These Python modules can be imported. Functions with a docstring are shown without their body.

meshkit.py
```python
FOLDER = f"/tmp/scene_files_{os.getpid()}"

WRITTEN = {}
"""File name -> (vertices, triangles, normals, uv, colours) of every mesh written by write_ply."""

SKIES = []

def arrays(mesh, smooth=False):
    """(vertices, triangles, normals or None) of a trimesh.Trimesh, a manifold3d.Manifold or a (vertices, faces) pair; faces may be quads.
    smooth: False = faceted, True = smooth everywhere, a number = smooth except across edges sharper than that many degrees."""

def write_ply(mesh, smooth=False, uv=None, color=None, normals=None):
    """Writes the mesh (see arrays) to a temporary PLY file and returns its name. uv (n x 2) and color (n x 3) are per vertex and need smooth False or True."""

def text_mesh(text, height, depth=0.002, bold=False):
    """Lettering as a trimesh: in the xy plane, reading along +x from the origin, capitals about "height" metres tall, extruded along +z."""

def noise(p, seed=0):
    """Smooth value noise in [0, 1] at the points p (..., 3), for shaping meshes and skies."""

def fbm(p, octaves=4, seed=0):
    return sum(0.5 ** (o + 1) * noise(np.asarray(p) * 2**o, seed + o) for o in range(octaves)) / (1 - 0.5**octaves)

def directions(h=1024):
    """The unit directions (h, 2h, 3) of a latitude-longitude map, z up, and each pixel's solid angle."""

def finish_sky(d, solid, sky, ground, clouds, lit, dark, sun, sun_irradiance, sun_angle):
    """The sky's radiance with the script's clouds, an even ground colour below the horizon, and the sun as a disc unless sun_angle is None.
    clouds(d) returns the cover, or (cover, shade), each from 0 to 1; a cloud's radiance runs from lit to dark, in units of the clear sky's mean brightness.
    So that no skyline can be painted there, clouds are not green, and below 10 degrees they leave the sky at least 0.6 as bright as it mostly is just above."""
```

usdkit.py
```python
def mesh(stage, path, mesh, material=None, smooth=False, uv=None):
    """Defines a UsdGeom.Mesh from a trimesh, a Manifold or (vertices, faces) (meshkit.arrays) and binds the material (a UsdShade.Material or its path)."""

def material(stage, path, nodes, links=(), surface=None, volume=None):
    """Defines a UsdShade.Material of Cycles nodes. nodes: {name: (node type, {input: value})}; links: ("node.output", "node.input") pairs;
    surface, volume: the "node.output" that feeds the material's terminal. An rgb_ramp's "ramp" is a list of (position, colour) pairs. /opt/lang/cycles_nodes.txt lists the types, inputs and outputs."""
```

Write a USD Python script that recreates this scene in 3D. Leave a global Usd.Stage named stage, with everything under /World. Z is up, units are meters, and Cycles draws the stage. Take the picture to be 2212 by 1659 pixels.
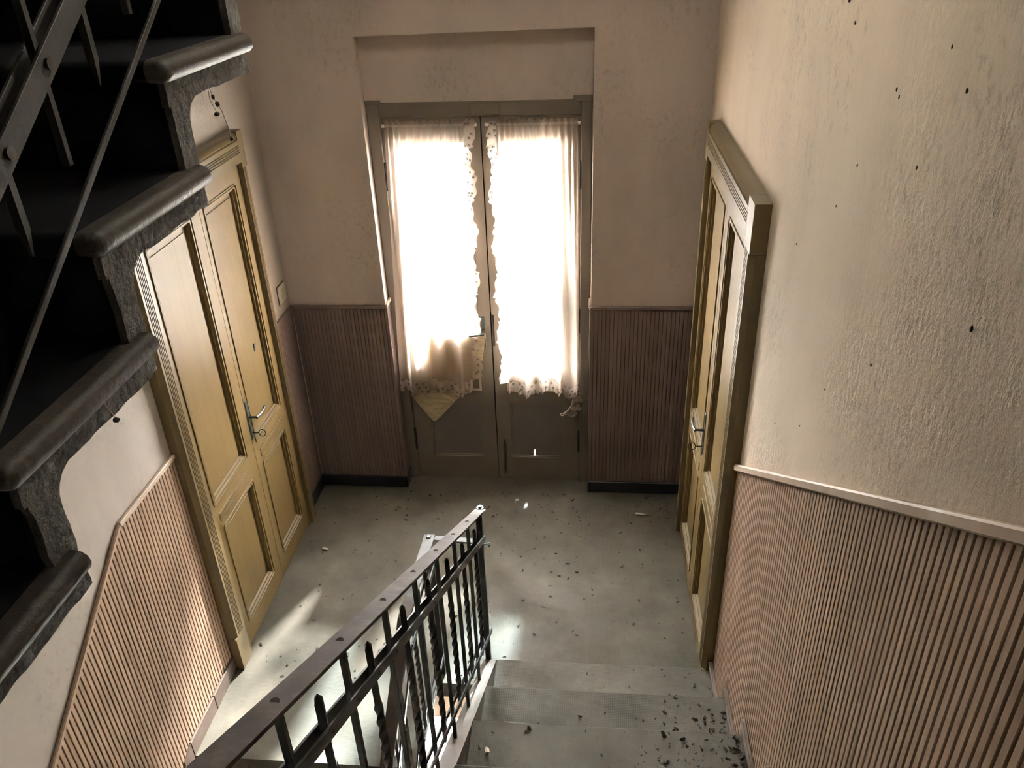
import math, random
import numpy as np, trimesh, manifold3d as m3, usdkit, meshkit
from shapely.geometry import Polygon, box as sbox, LineString
from shapely import affinity
from shapely.ops import unary_union
from pxr import Usd, UsdGeom, UsdLux, Gf, Sdf, UsdShade

stage = Usd.Stage.CreateInMemory()
UsdGeom.SetStageUpAxis(stage, UsdGeom.Tokens.z); UsdGeom.SetStageMetersPerUnit(stage, 1.0)
UsdGeom.Xform.Define(stage, '/World')

# ------------------------------------------------------------------ camera
cam = UsdGeom.Camera.Define(stage, '/World/camera')
R3 = np.array([[0.99536774, 0.08947274, -0.03518094], [-0.01381124, 0.49520879, 0.86866421], [0.09514367, -0.86415443, 0.49415058]])
M = np.eye(4); M[:3, :3] = R3; M[3, :3] = (0.5686, -4.0860, 3.0952)
cam.AddTransformOp().Set(Gf.Matrix4d(*M.ravel().tolist()))
cam.CreateHorizontalApertureAttr(36.0); cam.CreateVerticalApertureAttr(27.0)
cam.CreateFocalLengthAttr(1755.5 / 2212 * 36.0)
cam.CreateClippingRangeAttr(Gf.Vec2f(0.02, 500))
EXPOSURE = 2.35
cam.CreateExposureAttr(EXPOSURE)

# ------------------------------------------------------------------ sky and sun (sun comes in low through the glazed door, and once more off the windows across the street)
dome = UsdLux.DomeLight.Define(stage, '/World/sky')
dome.CreateIntensityAttr(16.0); dome.CreateColorAttr(Gf.Vec3f(1.0, 0.985, 0.95))

def sun(name, d, inten, ang, col):
    l = UsdLux.DistantLight.Define(stage, '/World/' + name)
    z = -np.array(d, float); z /= np.linalg.norm(z)
    x = np.cross([0, 0, 1.0], z); x /= np.linalg.norm(x); y = np.cross(z, x)
    m = np.eye(4); m[:3, :3] = [x, y, z]
    l.AddTransformOp().Set(Gf.Matrix4d(*m.ravel().tolist()))
    l.CreateNormalizeAttr(True); l.CreateIntensityAttr(inten); l.CreateAngleAttr(ang); l.CreateColorAttr(Gf.Vec3f(*col))
sun('sun', (-0.42, -1, -0.80), 6.0, 2.8, (1.0, 0.97, 0.93))
sun('sun_reflection', (-0.135, -1, -0.66), 6.6, 3.4, (0.82, 0.97, 1.0))

# ------------------------------------------------------------------ materials
LK = '/World/Looks/'
UsdGeom.Scope.Define(stage, '/World/Looks')
def lin(r, g, b): return tuple(((c / 255) / 12.92 if c / 255 <= .04045 else ((c / 255 + .055) / 1.055) ** 2.4) for c in (r, g, b))
def mul(c, k): return tuple(min(1, x * k) for x in c)

def surf(name, base, rough=.6, var=.12, scale=3.0, bump=0.0, bscale=40.0, stretch=(1, 1, 1), metallic=0., dirt=None, dirt_amt=.0, dscale=6., spec=.5, rnd=0., fine=None, coat=0., dust=None):
    """noise-varied paint/stone/metal: two tones, optional dirt in patches, optional bump, optional tone per object"""
    n = {'g': ('geometry', {}), 'mp': ('mapping', {'scale': stretch}),
         'n1': ('noise_texture', {'scale': scale, 'detail': 6.0, 'roughness': .6}),
         'r1': ('rgb_ramp', {'ramp': [(.3, mul(base, 1 - var)), (.7, mul(base, 1 + var))]}),
         'p': ('principled_bsdf', {'roughness': rough, 'metallic': metallic, 'specular_ior_level': spec, 'coat_weight': coat, 'coat_roughness': .2})}
    L = [('g.position', 'mp.vector'), ('mp.vector', 'n1.vector'), ('n1.fac', 'r1.fac')]
    out = 'r1.color'
    if dirt is not None:
        n['n2'] = ('noise_texture', {'scale': dscale, 'detail': 8.0, 'roughness': .65})
        n['r2'] = ('rgb_ramp', {'ramp': [(.52, (0, 0, 0)), (.72, (dirt_amt,) * 3)]})
        n['mx'] = ('mix_color', {'b': dirt})
        L += [('mp.vector', 'n2.vector'), ('n2.fac', 'r2.fac'), ('r2.color', 'mx.fac'), (out, 'mx.a')]; out = 'mx.result'
    if rnd:
        n['oi'] = ('object_info', {}); n['mr'] = ('map_range', {'to_min': 1 - rnd, 'to_max': 1 + rnd})
        n['hs'] = ('hsv', {})
        L += [('oi.random', 'mr.value'), ('mr.result', 'hs.value'), (out, 'hs.color')]; out = 'hs.color'
    if fine is not None:                     # fine = (scale vector, strength): streaky grain
        n['mf'] = ('mapping', {'scale': fine[0]}); n['nf'] = ('noise_texture', {'scale': 1.0, 'detail': 4.0})
        n['rf'] = ('rgb_ramp', {'ramp': [(.35, (1 - fine[1],) * 3), (.65, (1, 1, 1))]}); n['mg'] = ('mix_color', {'blend_type': 'multiply', 'fac': 1.0})
        L += [('g.position', 'mf.vector'), ('mf.vector', 'nf.vector'), ('nf.fac', 'rf.fac'), (out, 'mg.a'), ('rf.color', 'mg.b')]; out = 'mg.result'
    if dust is not None:                     # pale dust lying on upward faces
        n['sx'] = ('separate_xyz', {}); n['dr'] = ('map_range', {'from_min': .55, 'from_max': .9, 'to_min': 0.0, 'to_max': dust[1], 'clamp': True}); n['mu'] = ('mix_color', {'b': dust[0]})
        L += [('g.normal', 'sx.vector'), ('sx.z', 'dr.value'), ('dr.result', 'mu.fac'), (out, 'mu.a')]; out = 'mu.result'
    L.append((out, 'p.base_color'))
    if bump:
        n['nb'] = ('noise_texture', {'scale': bscale, 'detail': 5.0, 'roughness': .6}); n['b'] = ('bump', {'strength': bump, 'distance': .01})
        L += [('mp.vector', 'nb.vector'), ('nb.fac', 'b.height'), ('b.normal', 'p.normal')]
    return usdkit.material(stage, LK + name, n, L, surface='p.BSDF')

def plaster(name, base, bump=.35, dark=.35):
    n = {'g': ('geometry', {}),
         'ms': ('mapping', {'scale': (1, 1, .35)}), 'ns': ('noise_texture', {'scale': 2.2, 'detail': 7.0, 'roughness': .6}),
         'rs': ('rgb_ramp', {'ramp': [(.28, mul(base, .84)), (.5, base), (.75, mul(base, 1.10))]}),
         'nl': ('noise_texture', {'scale': .9, 'detail': 3.0}), 'rl': ('rgb_ramp', {'ramp': [(.35, (.88, .90, .90)), (.62, (1.0, .985, .97))]}),
         'ml': ('mix_color', {'blend_type': 'multiply', 'fac': 1.0}),
         'nd': ('noise_texture', {'scale': 42.0, 'detail': 6.0, 'roughness': .75}), 'rd': ('rgb_ramp', {'ramp': [(.52, (0, 0, 0)), (.62, (dark,) * 3)]}), 'dm': ('math', {'math_type': 'multiply'}), 'np': ('noise_texture', {'scale': 2.4, 'detail': 4.0}), 'rp': ('rgb_ramp', {'ramp': [(.46, (0, 0, 0)), (.62, (1, 1, 1))]}),
         'md': ('mix_color', {'b': mul(base, .35)}),
         'nb': ('noise_texture', {'scale': 55.0, 'detail': 6.0, 'roughness': .62}), 'mb': ('mapping', {'scale': (1, 1, .75)}),
         'nm': ('noise_texture', {'scale': 1.6, 'detail': 3.0}), 'rm': ('rgb_ramp', {'ramp': [(.38, (.15,) * 3), (.66, (1, 1, 1))]}),
         'mm': ('math', {'math_type': 'multiply'}), 'b': ('bump', {'strength': bump, 'distance': .012}),
         'p': ('principled_bsdf', {'roughness': .85, 'specular_ior_level': .25})}
    L = [('g.position', 'ms.vector'), ('ms.vector', 'ns.vector'), ('ns.fac', 'rs.fac'), ('g.position', 'nl.vector'), ('nl.fac', 'rl.fac'), ('rs.color', 'ml.a'), ('rl.color', 'ml.b'),
         ('mb.vector', 'nd.vector'), ('nd.fac', 'rd.fac'), ('g.position', 'np.vector'), ('np.fac', 'rp.fac'), ('rd.color', 'dm.value1'), ('rp.color', 'dm.value2'), ('dm.value', 'md.fac'), ('ml.result', 'md.a'), ('md.result', 'p.base_color'),
         ('g.position', 'mb.vector'), ('mb.vector', 'nb.vector'), ('g.position', 'nm.vector'), ('nm.fac', 'rm.fac'), ('nb.fac', 'mm.value1'), ('rm.color', 'mm.value2'), ('mm.value', 'b.height'), ('b.normal', 'p.normal')]
    return usdkit.material(stage, LK + name, n, L, surface='p.BSDF')

def stone(name, base, rough, grid=.5, dirt=.5):
    """cement stair stone with a fine pressed grid, dust and dark specks"""
    n = {'g': ('geometry', {}), 'n1': ('noise_texture', {'scale': 3.2, 'detail': 8.0, 'roughness': .66}),
         'r1': ('rgb_ramp', {'ramp': [(.30, mul(base, .66)), (.48, mul(base, .95)), (.58, mul(base, 1.08)), (.72, mul(base, 1.42))]}),
         'ns': ('noise_texture', {'scale': 90.0, 'detail': 4.0, 'roughness': .7}), 'rs': ('rgb_ramp', {'ramp': [(.6, (0, 0, 0)), (.72, (dirt,) * 3)]}), 'ms': ('mix_color', {'b': mul(base, .38)}),
         'bk': ('brick_texture', {'offset': 0.0, 'scale': 1.0, 'brick_width': .0075, 'row_height': .0075, 'mortar_size': .0016, 'mortar_smooth': .6, 'color1': (1, 1, 1), 'color2': (1, 1, 1), 'mortar': (.62, .62, .62)}),
         'nm': ('noise_texture', {'scale': 2.0, 'detail': 4.0}), 'rm': ('rgb_ramp', {'ramp': [(.40, (0, 0, 0)), (.6, (grid,) * 3)]}),
         'mg': ('mix_color', {'blend_type': 'multiply'}),
         'mh': ('math', {'math_type': 'multiply'}), 'b': ('bump', {'strength': .35, 'distance': .002}),
         'nr': ('noise_texture', {'scale': 5.0, 'detail': 5.0}), 'rr': ('map_range', {'from_min': .3, 'from_max': .7, 'to_min': rough - .12, 'to_max': rough + .18}),
         'p': ('principled_bsdf', {'roughness': rough, 'specular_ior_level': .22})}
    L = [('g.position', 'n1.vector'), ('n1.fac', 'r1.fac'), ('g.position', 'ns.vector'), ('ns.fac', 'rs.fac'), ('rs.color', 'ms.fac'), ('r1.color', 'ms.a'),
         ('g.position', 'bk.vector'), ('g.position', 'nm.vector'), ('nm.fac', 'rm.fac'), ('rm.color', 'mg.fac'), ('ms.result', 'mg.a'), ('bk.color', 'mg.b'), ('mg.result', 'p.base_color'),
         ('bk.fac', 'mh.value1'), ('rm.color', 'mh.value2'), ('mh.value', 'b.height'), ('b.normal', 'p.normal'), ('g.position', 'nr.vector'), ('nr.fac', 'rr.value'), ('rr.result', 'p.roughness')]
    return usdkit.material(stage, LK + name, n, L, surface='p.BSDF')

def cloth(name, base, clear, lace=False):
    """thin curtain cloth: part see-through weave, part translucent thread"""
    n = {'g': ('geometry', {}), 'w': ('wave_texture', {'bands_direction': 'z', 'scale': 55.0, 'distortion': .15}),
         'tr': ('transparent_bsdf', {}), 'df': ('diffuse_bsdf', {'color': base}), 'tl': ('translucent_bsdf', {'color': mul(base, .95)}),
         'm1': ('mix_closure', {'fac': .55}), 'm2': ('mix_closure', {}), 'mr': ('map_range', {'to_min': clear - .06, 'to_max': clear + .06}), 'lw': ('layer_weight', {'blend': .5}), 'fm': ('map_range', {'to_min': 1.1, 'to_max': .1}), 'mk': ('math', {'math_type': 'multiply', 'use_clamp': True})}
    L = [('df.BSDF', 'm1.closure1'), ('tl.BSDF', 'm1.closure2'), ('m1.closure', 'm2.closure1'), ('tr.BSDF', 'm2.closure2'), ('g.position', 'w.vector'), ('w.fac', 'mr.value'), ('lw.facing', 'fm.value'), ('mr.result', 'mk.value1'), ('fm.result', 'mk.value2'), ('mk.value', 'm2.fac')]
    if lace:                                    # embroidered dark-centred flowers and eyelets
        n.update({'sx': ('separate_xyz', {}), 'cx': ('combine_xyz', {}), 'v': ('voronoi_texture', {'dimensions': '2D', 'scale': 30.0, 'randomness': .85}), 'rv': ('rgb_ramp', {'ramp': [(0, (.5, .42, .36)), (.06, (.5, .42, .36)), (.08, (.05, .035, .03)), (.15, (.05, .035, .03)), (.18, base), (.25, base), (.28, mul(base, .55)), (.32, base)]}),
                  'v2': ('voronoi_texture', {'scale': 150.0}), 'r2': ('rgb_ramp', {'ramp': [(.12, (.5, .5, .5)), (.3, (.12, .12, .12))]})})
        L = [x for x in L if x[1] not in ('m2.fac', 'w.vector', 'mr.value', 'mk.value1', 'mk.value2', 'fm.value')] + [('g.position', 'sx.vector'), ('sx.x', 'cx.x'), ('sx.z', 'cx.y'), ('cx.vector', 'v.vector'), ('v.distance', 'rv.fac'), ('rv.color', 'df.color'), ('rv.color', 'tl.color'), ('g.position', 'v2.vector'), ('v2.distance', 'r2.fac'), ('r2.color', 'm2.fac')]
        [n.pop(k) for k in ('w', 'mr', 'lw', 'fm', 'mk')]
    return usdkit.material(stage, LK + name, n, L, surface='m2.closure')

PLB = plaster('plaster_back', (.49, .41, .362))
PLR = plaster('plaster_side', (.58, .485, .385), bump=.55, dark=.45)
PLL = plaster('plaster_left', (.40, .355, .318), bump=.25, dark=.2)
PLD = plaster('plaster_plain', (.68, .64, .59), bump=.2)
FLOOR = stone('landing_stone', (.108, .099, .079), .60, grid=.35, dirt=.5)
STEP = stone('step_stone', (.120, .110, .093), .66, grid=.8, dirt=.5)
MORTAR = surf('mortar', (.115, .11, .102), .9, .3, 14, bump=1.0, bscale=60, dirt=(.03, .03, .03), dirt_amt=.9, dscale=22)
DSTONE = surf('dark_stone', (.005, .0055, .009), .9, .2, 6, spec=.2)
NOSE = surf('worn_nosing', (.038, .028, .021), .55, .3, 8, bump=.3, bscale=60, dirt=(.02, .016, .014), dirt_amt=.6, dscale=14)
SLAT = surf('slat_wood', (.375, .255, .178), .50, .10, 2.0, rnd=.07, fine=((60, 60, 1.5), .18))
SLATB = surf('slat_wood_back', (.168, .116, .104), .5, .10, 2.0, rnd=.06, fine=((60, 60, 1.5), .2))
GROOVE = surf('slat_backing', (.05, .024, .017), .6, .1, 3)
CAPW = surf('cap_rail_wood', (.46, .36, .28), .4, .12, 4, dirt=(.62, .58, .52), dirt_amt=.6, dscale=9)
CAPL = surf('cap_rail_tan', (.36, .25, .185), .45, .1, 4)
CAPB = surf('cap_rail_brown', (.14, .10, .086), .45, .1, 4)
BASEB = surf('skirting_dark', (.018, .019, .026), .35, .2, 5)
BASEW = surf('skirting_brown', (.105, .075, .058), .42, .15, 5, dirt=(.22, .19, .17), dirt_amt=.35, dscale=15)
SKIRT = surf('skirting_stone', (.15, .118, .098), .5, .2, 8, dirt=(.3, .27, .25), dirt_amt=.4, dscale=12)
SKIRT2 = surf('lower_tread_stone', (.22, .20, .175), .55, .15, 8, dirt=(.1, .09, .08), dirt_amt=.3, dscale=20)
DOOR = surf('door_paint', (.165, .110, .044), .40, .08, 1.6, spec=.22, dust=((.34, .30, .24), .75), bump=.14, bscale=9, stretch=(6, 6, .35), dirt=(.11, .08, .035), dirt_amt=.35, dscale=3)
DOORW = surf('door_paint_worn', (.40, .33, .22), .35, .15, 6)
CASE = surf('casing_paint', (.150, .108, .052), .35, .12, 2.5, spec=.28, dust=((.20, .17, .13), .7), dirt=(.085, .076, .062), dirt_amt=.8, dscale=5)
FDOOR = surf('glazed_door_paint', (.150, .124, .098), .42, .12, 3, dust=((.20, .18, .15), .6), dirt=(.15, .12, .08), dirt_amt=.5, dscale=6)
FPANEL = surf('glazed_door_panel', (.135, .119, .108), .5, .1, 3, dirt=(.15, .12, .09), dirt_amt=.4)
IRON = surf('wrought_iron', (.030, .025, .023), .38, .35, 12, metallic=.55, bump=.12, bscale=90, dirt=(.10, .075, .06), dirt_amt=.5, dscale=30)
UPIRON = surf('upper_rail_iron', (.020, .0165, .0145), .6, .25, 12, metallic=.3, bump=.12, bscale=90)
RAILTOP = surf('handrail_iron', (.080, .064, .056), .72, .25, 10, spec=.16, metallic=0.0, bump=.1, bscale=70, dirt=(.16, .14, .13), dirt_amt=.5, dscale=25)
BRASS = surf('aged_steel', (.11, .125, .12), .35, .15, 30, metallic=.8)
KEYM = surf('key_iron', (.07, .055, .045), .4, .15, 30, metallic=.8)
WHITE = surf('white_plastic', (.70, .66, .58), .4, .05, 5)
SWPL = surf('switch_ivory', (.50, .46, .36), .35, .05, 5)
CARD = surf('split_board', (.50, .40, .25), .75, .18, 5, fine=((14, 14, 160), .35))
DIRTM = surf('dirt_crumb', (.035, .028, .020), .9, .4, 60)
CHIP = surf('plaster_chip', (.55, .50, .42), .9, .15, 40)
RUBBLE = surf('rubble_dust', (.15, .125, .098), .95, .3, 40)
WEB = surf('cobweb', (.30, .27, .24), .9, .1, 40)
WEBD = surf('cobweb_dust', (.07, .055, .045), .95, .3, 60)
CLOTH = cloth('curtain_cloth', (.41, .325, .268), .42)
LACE = cloth('curtain_lace', (.46, .38, .325), .2, lace=True)
GLASS = usdkit.material(stage, LK + 'window_glass', {'o': ('geometry', {}), 'mp': ('mapping', {'scale': (1, 1, .55)}), 'nz': ('noise_texture', {'scale': 7.0, 'detail': 3.0, 'distortion': 1.2}), 'rz': ('rgb_ramp', {'ramp': [(.34, (.42, .45, .46)), (.5, (.80, .82, .82)), (.62, (1, 1, 1))]}), 't': ('transparent_bsdf', {}), 'g': ('glossy_bsdf', {'color': (1, 1, 1), 'roughness': .03}), 'lw': ('layer_weight', {'blend': .5}), 'pw': ('math', {'math_type': 'power', 'value2': 5.0}), 'f': ('math', {'math_type': 'multiply_add', 'value2': .45, 'value3': .035}), 'm': ('mix_closure', {})},
                        [('o.position', 'mp.vector'), ('mp.vector', 'nz.vector'), ('nz.fac', 'rz.fac'), ('rz.color', 't.color'), ('lw.facing', 'pw.value1'), ('pw.value', 'f.value1'), ('f.value', 'm.fac'), ('t.BSDF', 'm.closure1'), ('g.BSDF', 'm.closure2')], surface='m.closure')
GRIME = usdkit.material(stage, LK + 'grimy_glass', {'t': ('transparent_bsdf', {'color': (.24, .235, .22)}), 'd': ('diffuse_bsdf', {'color': (.2, .19, .17)}), 'm': ('mix_closure', {'fac': .25})}, [('t.BSDF', 'm.closure1'), ('d.BSDF', 'm.closure2')], surface='m.closure')
GROUND = surf('street_paving', (.50, .48, .45), .9, .1, .4)
ASPH = surf('asphalt', (.055, .065, .085), .9, .1, .4)

# ------------------------------------------------------------------ mesh helpers
used = {}
def numbered(path):
    if path not in used: used[path] = 0; return path
    used[path] += 1
    return f'{path}_{used[path]:03d}'
class MB:
    """collects shapes; build() makes them ONE mesh prim"""
    def __init__(s): s.v, s.f, s.n = [], [], 0
    def add(s, m):
        v, f, _ = meshkit.arrays(m)
        s.v.append(v); s.f.append(f + s.n); s.n += len(v); return s
    def mesh(s): return np.vstack(s.v), np.vstack(s.f)
def obj(name, m, mat, parent=None, smooth=35, label=None):
    base = '/World' if parent is None else str(parent.GetPath())
    if isinstance(m, MB): m = m.mesh()
    pr = usdkit.mesh(stage, numbered(base + '/' + name), m, mat, smooth=smooth).GetPrim()
    if label: pr.SetCustomDataByKey('label', label)
    return pr
def tag(p, label, cat, group=None, kind=None):
    for k, x in (('label', label), ('category', cat), ('group', group), ('kind', kind)):
        if x: p.SetCustomDataByKey(k, x)
    return p
def thing(name, label, cat, group=None, kind=None, loc=None):
    x = UsdGeom.Xform.Define(stage, numbered('/World/' + name))
    if loc: x.AddTranslateOp().Set(Gf.Vec3d(*loc))
    return tag(x.GetPrim(), label, cat, group, kind)
def cbox(x0, x1, y0, y1, z0, z1, b=.002):
    b = min(b, (x1 - x0) * .45, (y1 - y0) * .45, (z1 - z0) * .45)
    if b <= 0: return trimesh.creation.box(bounds=[[x0, y0, z0], [x1, y1, z1]])
    P = []
    for sx in (0, 1):
        for sy in (0, 1):
            for sz in (0, 1):
                c = np.array([(x0, x1)[sx], (y0, y1)[sy], (z0, z1)[sz]]); d = np.array([1 - 2 * sx, 1 - 2 * sy, 1 - 2 * sz]) * b
                for k in range(3):
                    e = d.copy(); e[k] = 0; P.append(c + e)
    return hull(P)
def hull(P): return m3.Manifold.hull_points(np.asarray(P, np.float32).astype(float))
AX = {'x': lambda a, b, h: (h, a, b), 'y': lambda a, b, h: (a, h, b), 'z': lambda a, b, h: (a, b, h)}
def prism(poly, axis, h0, h1):
    """shapely polygon extruded along an axis; 'x': polygon in (y,z); 'y': in (x,z); 'z': in (x,y)"""
    out = MB()
    for g in getattr(poly, 'geoms', [poly]):
        t = trimesh.creation.extrude_polygon(g, h1 - h0, engine='earcut')
        v = t.vertices; w = np.stack(AX[axis](v[:, 0], v[:, 1], v[:, 2] + h0), 1)
        f = t.faces[:, ::-1] if axis == 'y' else t.faces
        out.add((w, f))
    return out.mesh()
def bar(p, q, w, h, up=(0, 0, 1), b=.001):
    """rectangular bar from p to q: w across, h along 'up'"""
    p, q = np.array(p, float), np.array(q, float); t = q - p; L = np.linalg.norm(t); t /= L
    s = np.cross(t, up); s /= np.linalg.norm(s); u = np.cross(s, t)
    v, f, _ = meshkit.arrays(cbox(-w / 2, w / 2, 0, L, -h / 2, h / 2, b))
    return p + v[:, :1] * s + v[:, 1:2] * t + v[:, 2:] * u, f
def tube(pts, r, sides=8):
    p = np.asarray(pts, float); t = np.gradient(p, axis=0); t /= np.linalg.norm(t, axis=1, keepdims=True)
    ref = np.array([.3, .2, .93]); a = np.cross(t, ref); a /= np.linalg.norm(a, axis=1, keepdims=True); b = np.cross(t, a)
    an = np.arange(sides) * 2 * np.pi / sides; r = np.broadcast_to(r, (len(p),))
    v = (p[:, None] + r[:, None, None] * (np.cos(an)[None, :, None] * a[:, None] + np.sin(an)[None, :, None] * b[:, None])).reshape(-1, 3)
    f = []
    for i in range(len(p) - 1):
        for j in range(sides):
            k = (j + 1) % sides; A, B, C, D = i * sides + j, i * sides + k, (i + 1) * sides + k, (i + 1) * sides + j
            f += [(A, B, C), (A, C, D)]
    n = len(v); v = np.vstack([v, p[:1], p[-1:]])
    for j in range(sides):
        k = (j + 1) % sides; f += [(n, k, j), (n + 1, (len(p) - 1) * sides + j, (len(p) - 1) * sides + k)]
    return v, np.array(f)
def grid(X, Y, Z):
    nv, nu = X.shape
    v = np.stack([X, Y, Z], -1).reshape(-1, 3); i, j = np.meshgrid(np.arange(nv - 1), np.arange(nu - 1), indexing='ij')
    a = (i * nu + j).ravel(); q = np.stack([a, a + 1, a + nu + 1, a + nu], 1)
    return v, np.vstack([q[:, [0, 1, 2]], q[:, [0, 2, 3]]])
def disc(c, axis, r, h, n=10):
    m = trimesh.creation.cylinder(r, h, sections=n)
    if axis == 'x': m.apply_transform(trimesh.transformations.rotation_matrix(np.pi / 2, [0, 1, 0]))
    if axis == 'y': m.apply_transform(trimesh.transformations.rotation_matrix(np.pi / 2, [1, 0, 0]))
    m.apply_translation(c); return m
def blob(c, r, rng, sq=(1, 1, 1)):
    m = trimesh.creation.icosphere(1, 1.0); v = m.vertices * (1 + .35 * (rng.random((len(m.vertices), 1)) - .5)) * np.array(sq) * r
    return v + np.array(c), m.faces

XL, XR, YR = -1.127, 1.131, -5.7
ZC, ZB = 3.85, -4.3
RX1, RX2, RZ = -.572, .572, 2.659
Bm = lambda x0, x1, y0, y1, z0, z1: m3.Manifold.cube([x1 - x0, y1 - y0, z1 - z0]).translate([x0, y0, z0])

# ------------------------------------------------------------------ room shell
tag(obj('wall_left', Bm(XL - .3, XL, YR - .3, .45, ZB - .3, ZC + .3), PLL, smooth=False), 'pale pink plastered wall on the left with the yellow door', 'wall', kind='structure')
tag(obj('wall_right', Bm(XR, XR + .3, YR - .3, .45, ZB - .3, ZC + .3), PLR, smooth=False), 'rough stained beige plaster wall on the right beside the stairs', 'wall', kind='structure')
tag(obj('wall_rear', Bm(XL - .3, XR + .3, YR - .3, YR, ZB - .3, ZC + .3), PLD, smooth=False), 'plain plaster wall behind the half landing', 'wall', kind='structure')
wb = Bm(XL - .3, XR + .3, 0, .42, ZB - .3, ZC + .3)
rec = hull([(RX1, -.05, -.2), (RX2, -.05, -.2), (RX1 - .012, .1, -.2), (RX2 - .006, .1, -.2), (RX1, -.05, RZ - .012), (RX2, -.05, RZ), (RX1 - .012, .1, RZ - .012), (RX2 - .006, .1, RZ)])
wb = wb - rec - Bm(-.545, .535, -.1, .6, -.2, 2.29) - Bm(-.78, .78, -.1, .6, ZB, -2.2)
tag(obj('wall_back', wb, PLB, smooth=False), 'pinkish end wall with a recess around the glazed door', 'wall', kind='structure')
tag(obj('ceiling', Bm(XL, XR, YR, 0, ZC, ZC + .3) - Bm(.0, .9, -2.3, -1.3, ZC - .1, ZC + .4), PLD, smooth=False), 'plain plaster ceiling above the stairwell', 'ceiling', kind='structure')

w3 = thing('window_2', 'grimy roof light over the stairwell', 'window', kind='structure')
obj('frame', Bm(-.06, .96, -2.36, -1.24, ZC + .30, ZC + .34) - Bm(.0, .9, -2.3, -1.3, ZC + .2, ZC + .4), FDOOR, w3, smooth=False)
obj('pane', Bm(.0, .9, -2.3, -1.3, ZC + .305, ZC + .311), GRIME, w3, smooth=False)
# landing
YE, WX0, WX1, WY = -1.96, -.125, .14, -1.512
lp = Polygon([(XL, 0), (XL, YE), (WX0, YE), (WX0, WY), (WX1, WY), (WX1, -1.552), (XR, -1.552), (XR, 0), (RX2 - .001, 0), (RX2 - .006, .1), (.534, .1), (.534, .3), (-.544, .3), (-.544, .1), (RX1 - .011, .1), (RX1 + .001, 0)])
fl = thing('floor', 'grey cement landing floor strewn with dirt between the three doors', 'floor', kind='structure')
obj('floor_slab', prism(lp, 'z', -.035, 0), FLOOR, fl, smooth=False)
lp2 = Polygon([(XL + .001, -.002), (XL + .001, YE + .03), (WX0 - .16, YE + .03), (WX0 - .16, WY + .03), (WX1, WY + .03), (WX1, -1.515), (XR, -1.515), (XR, -.002)])
obj('slab_edge', prism(lp2, 'z', -.13, -.036), MORTAR, fl, smooth=False)
lf = obj('floor', Bm(XL, XR, YR, 0, ZB - .2, ZB), FLOOR, smooth=False)
tag(lf, 'lower hall floor far down the stairwell', 'floor', kind='structure')

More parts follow.
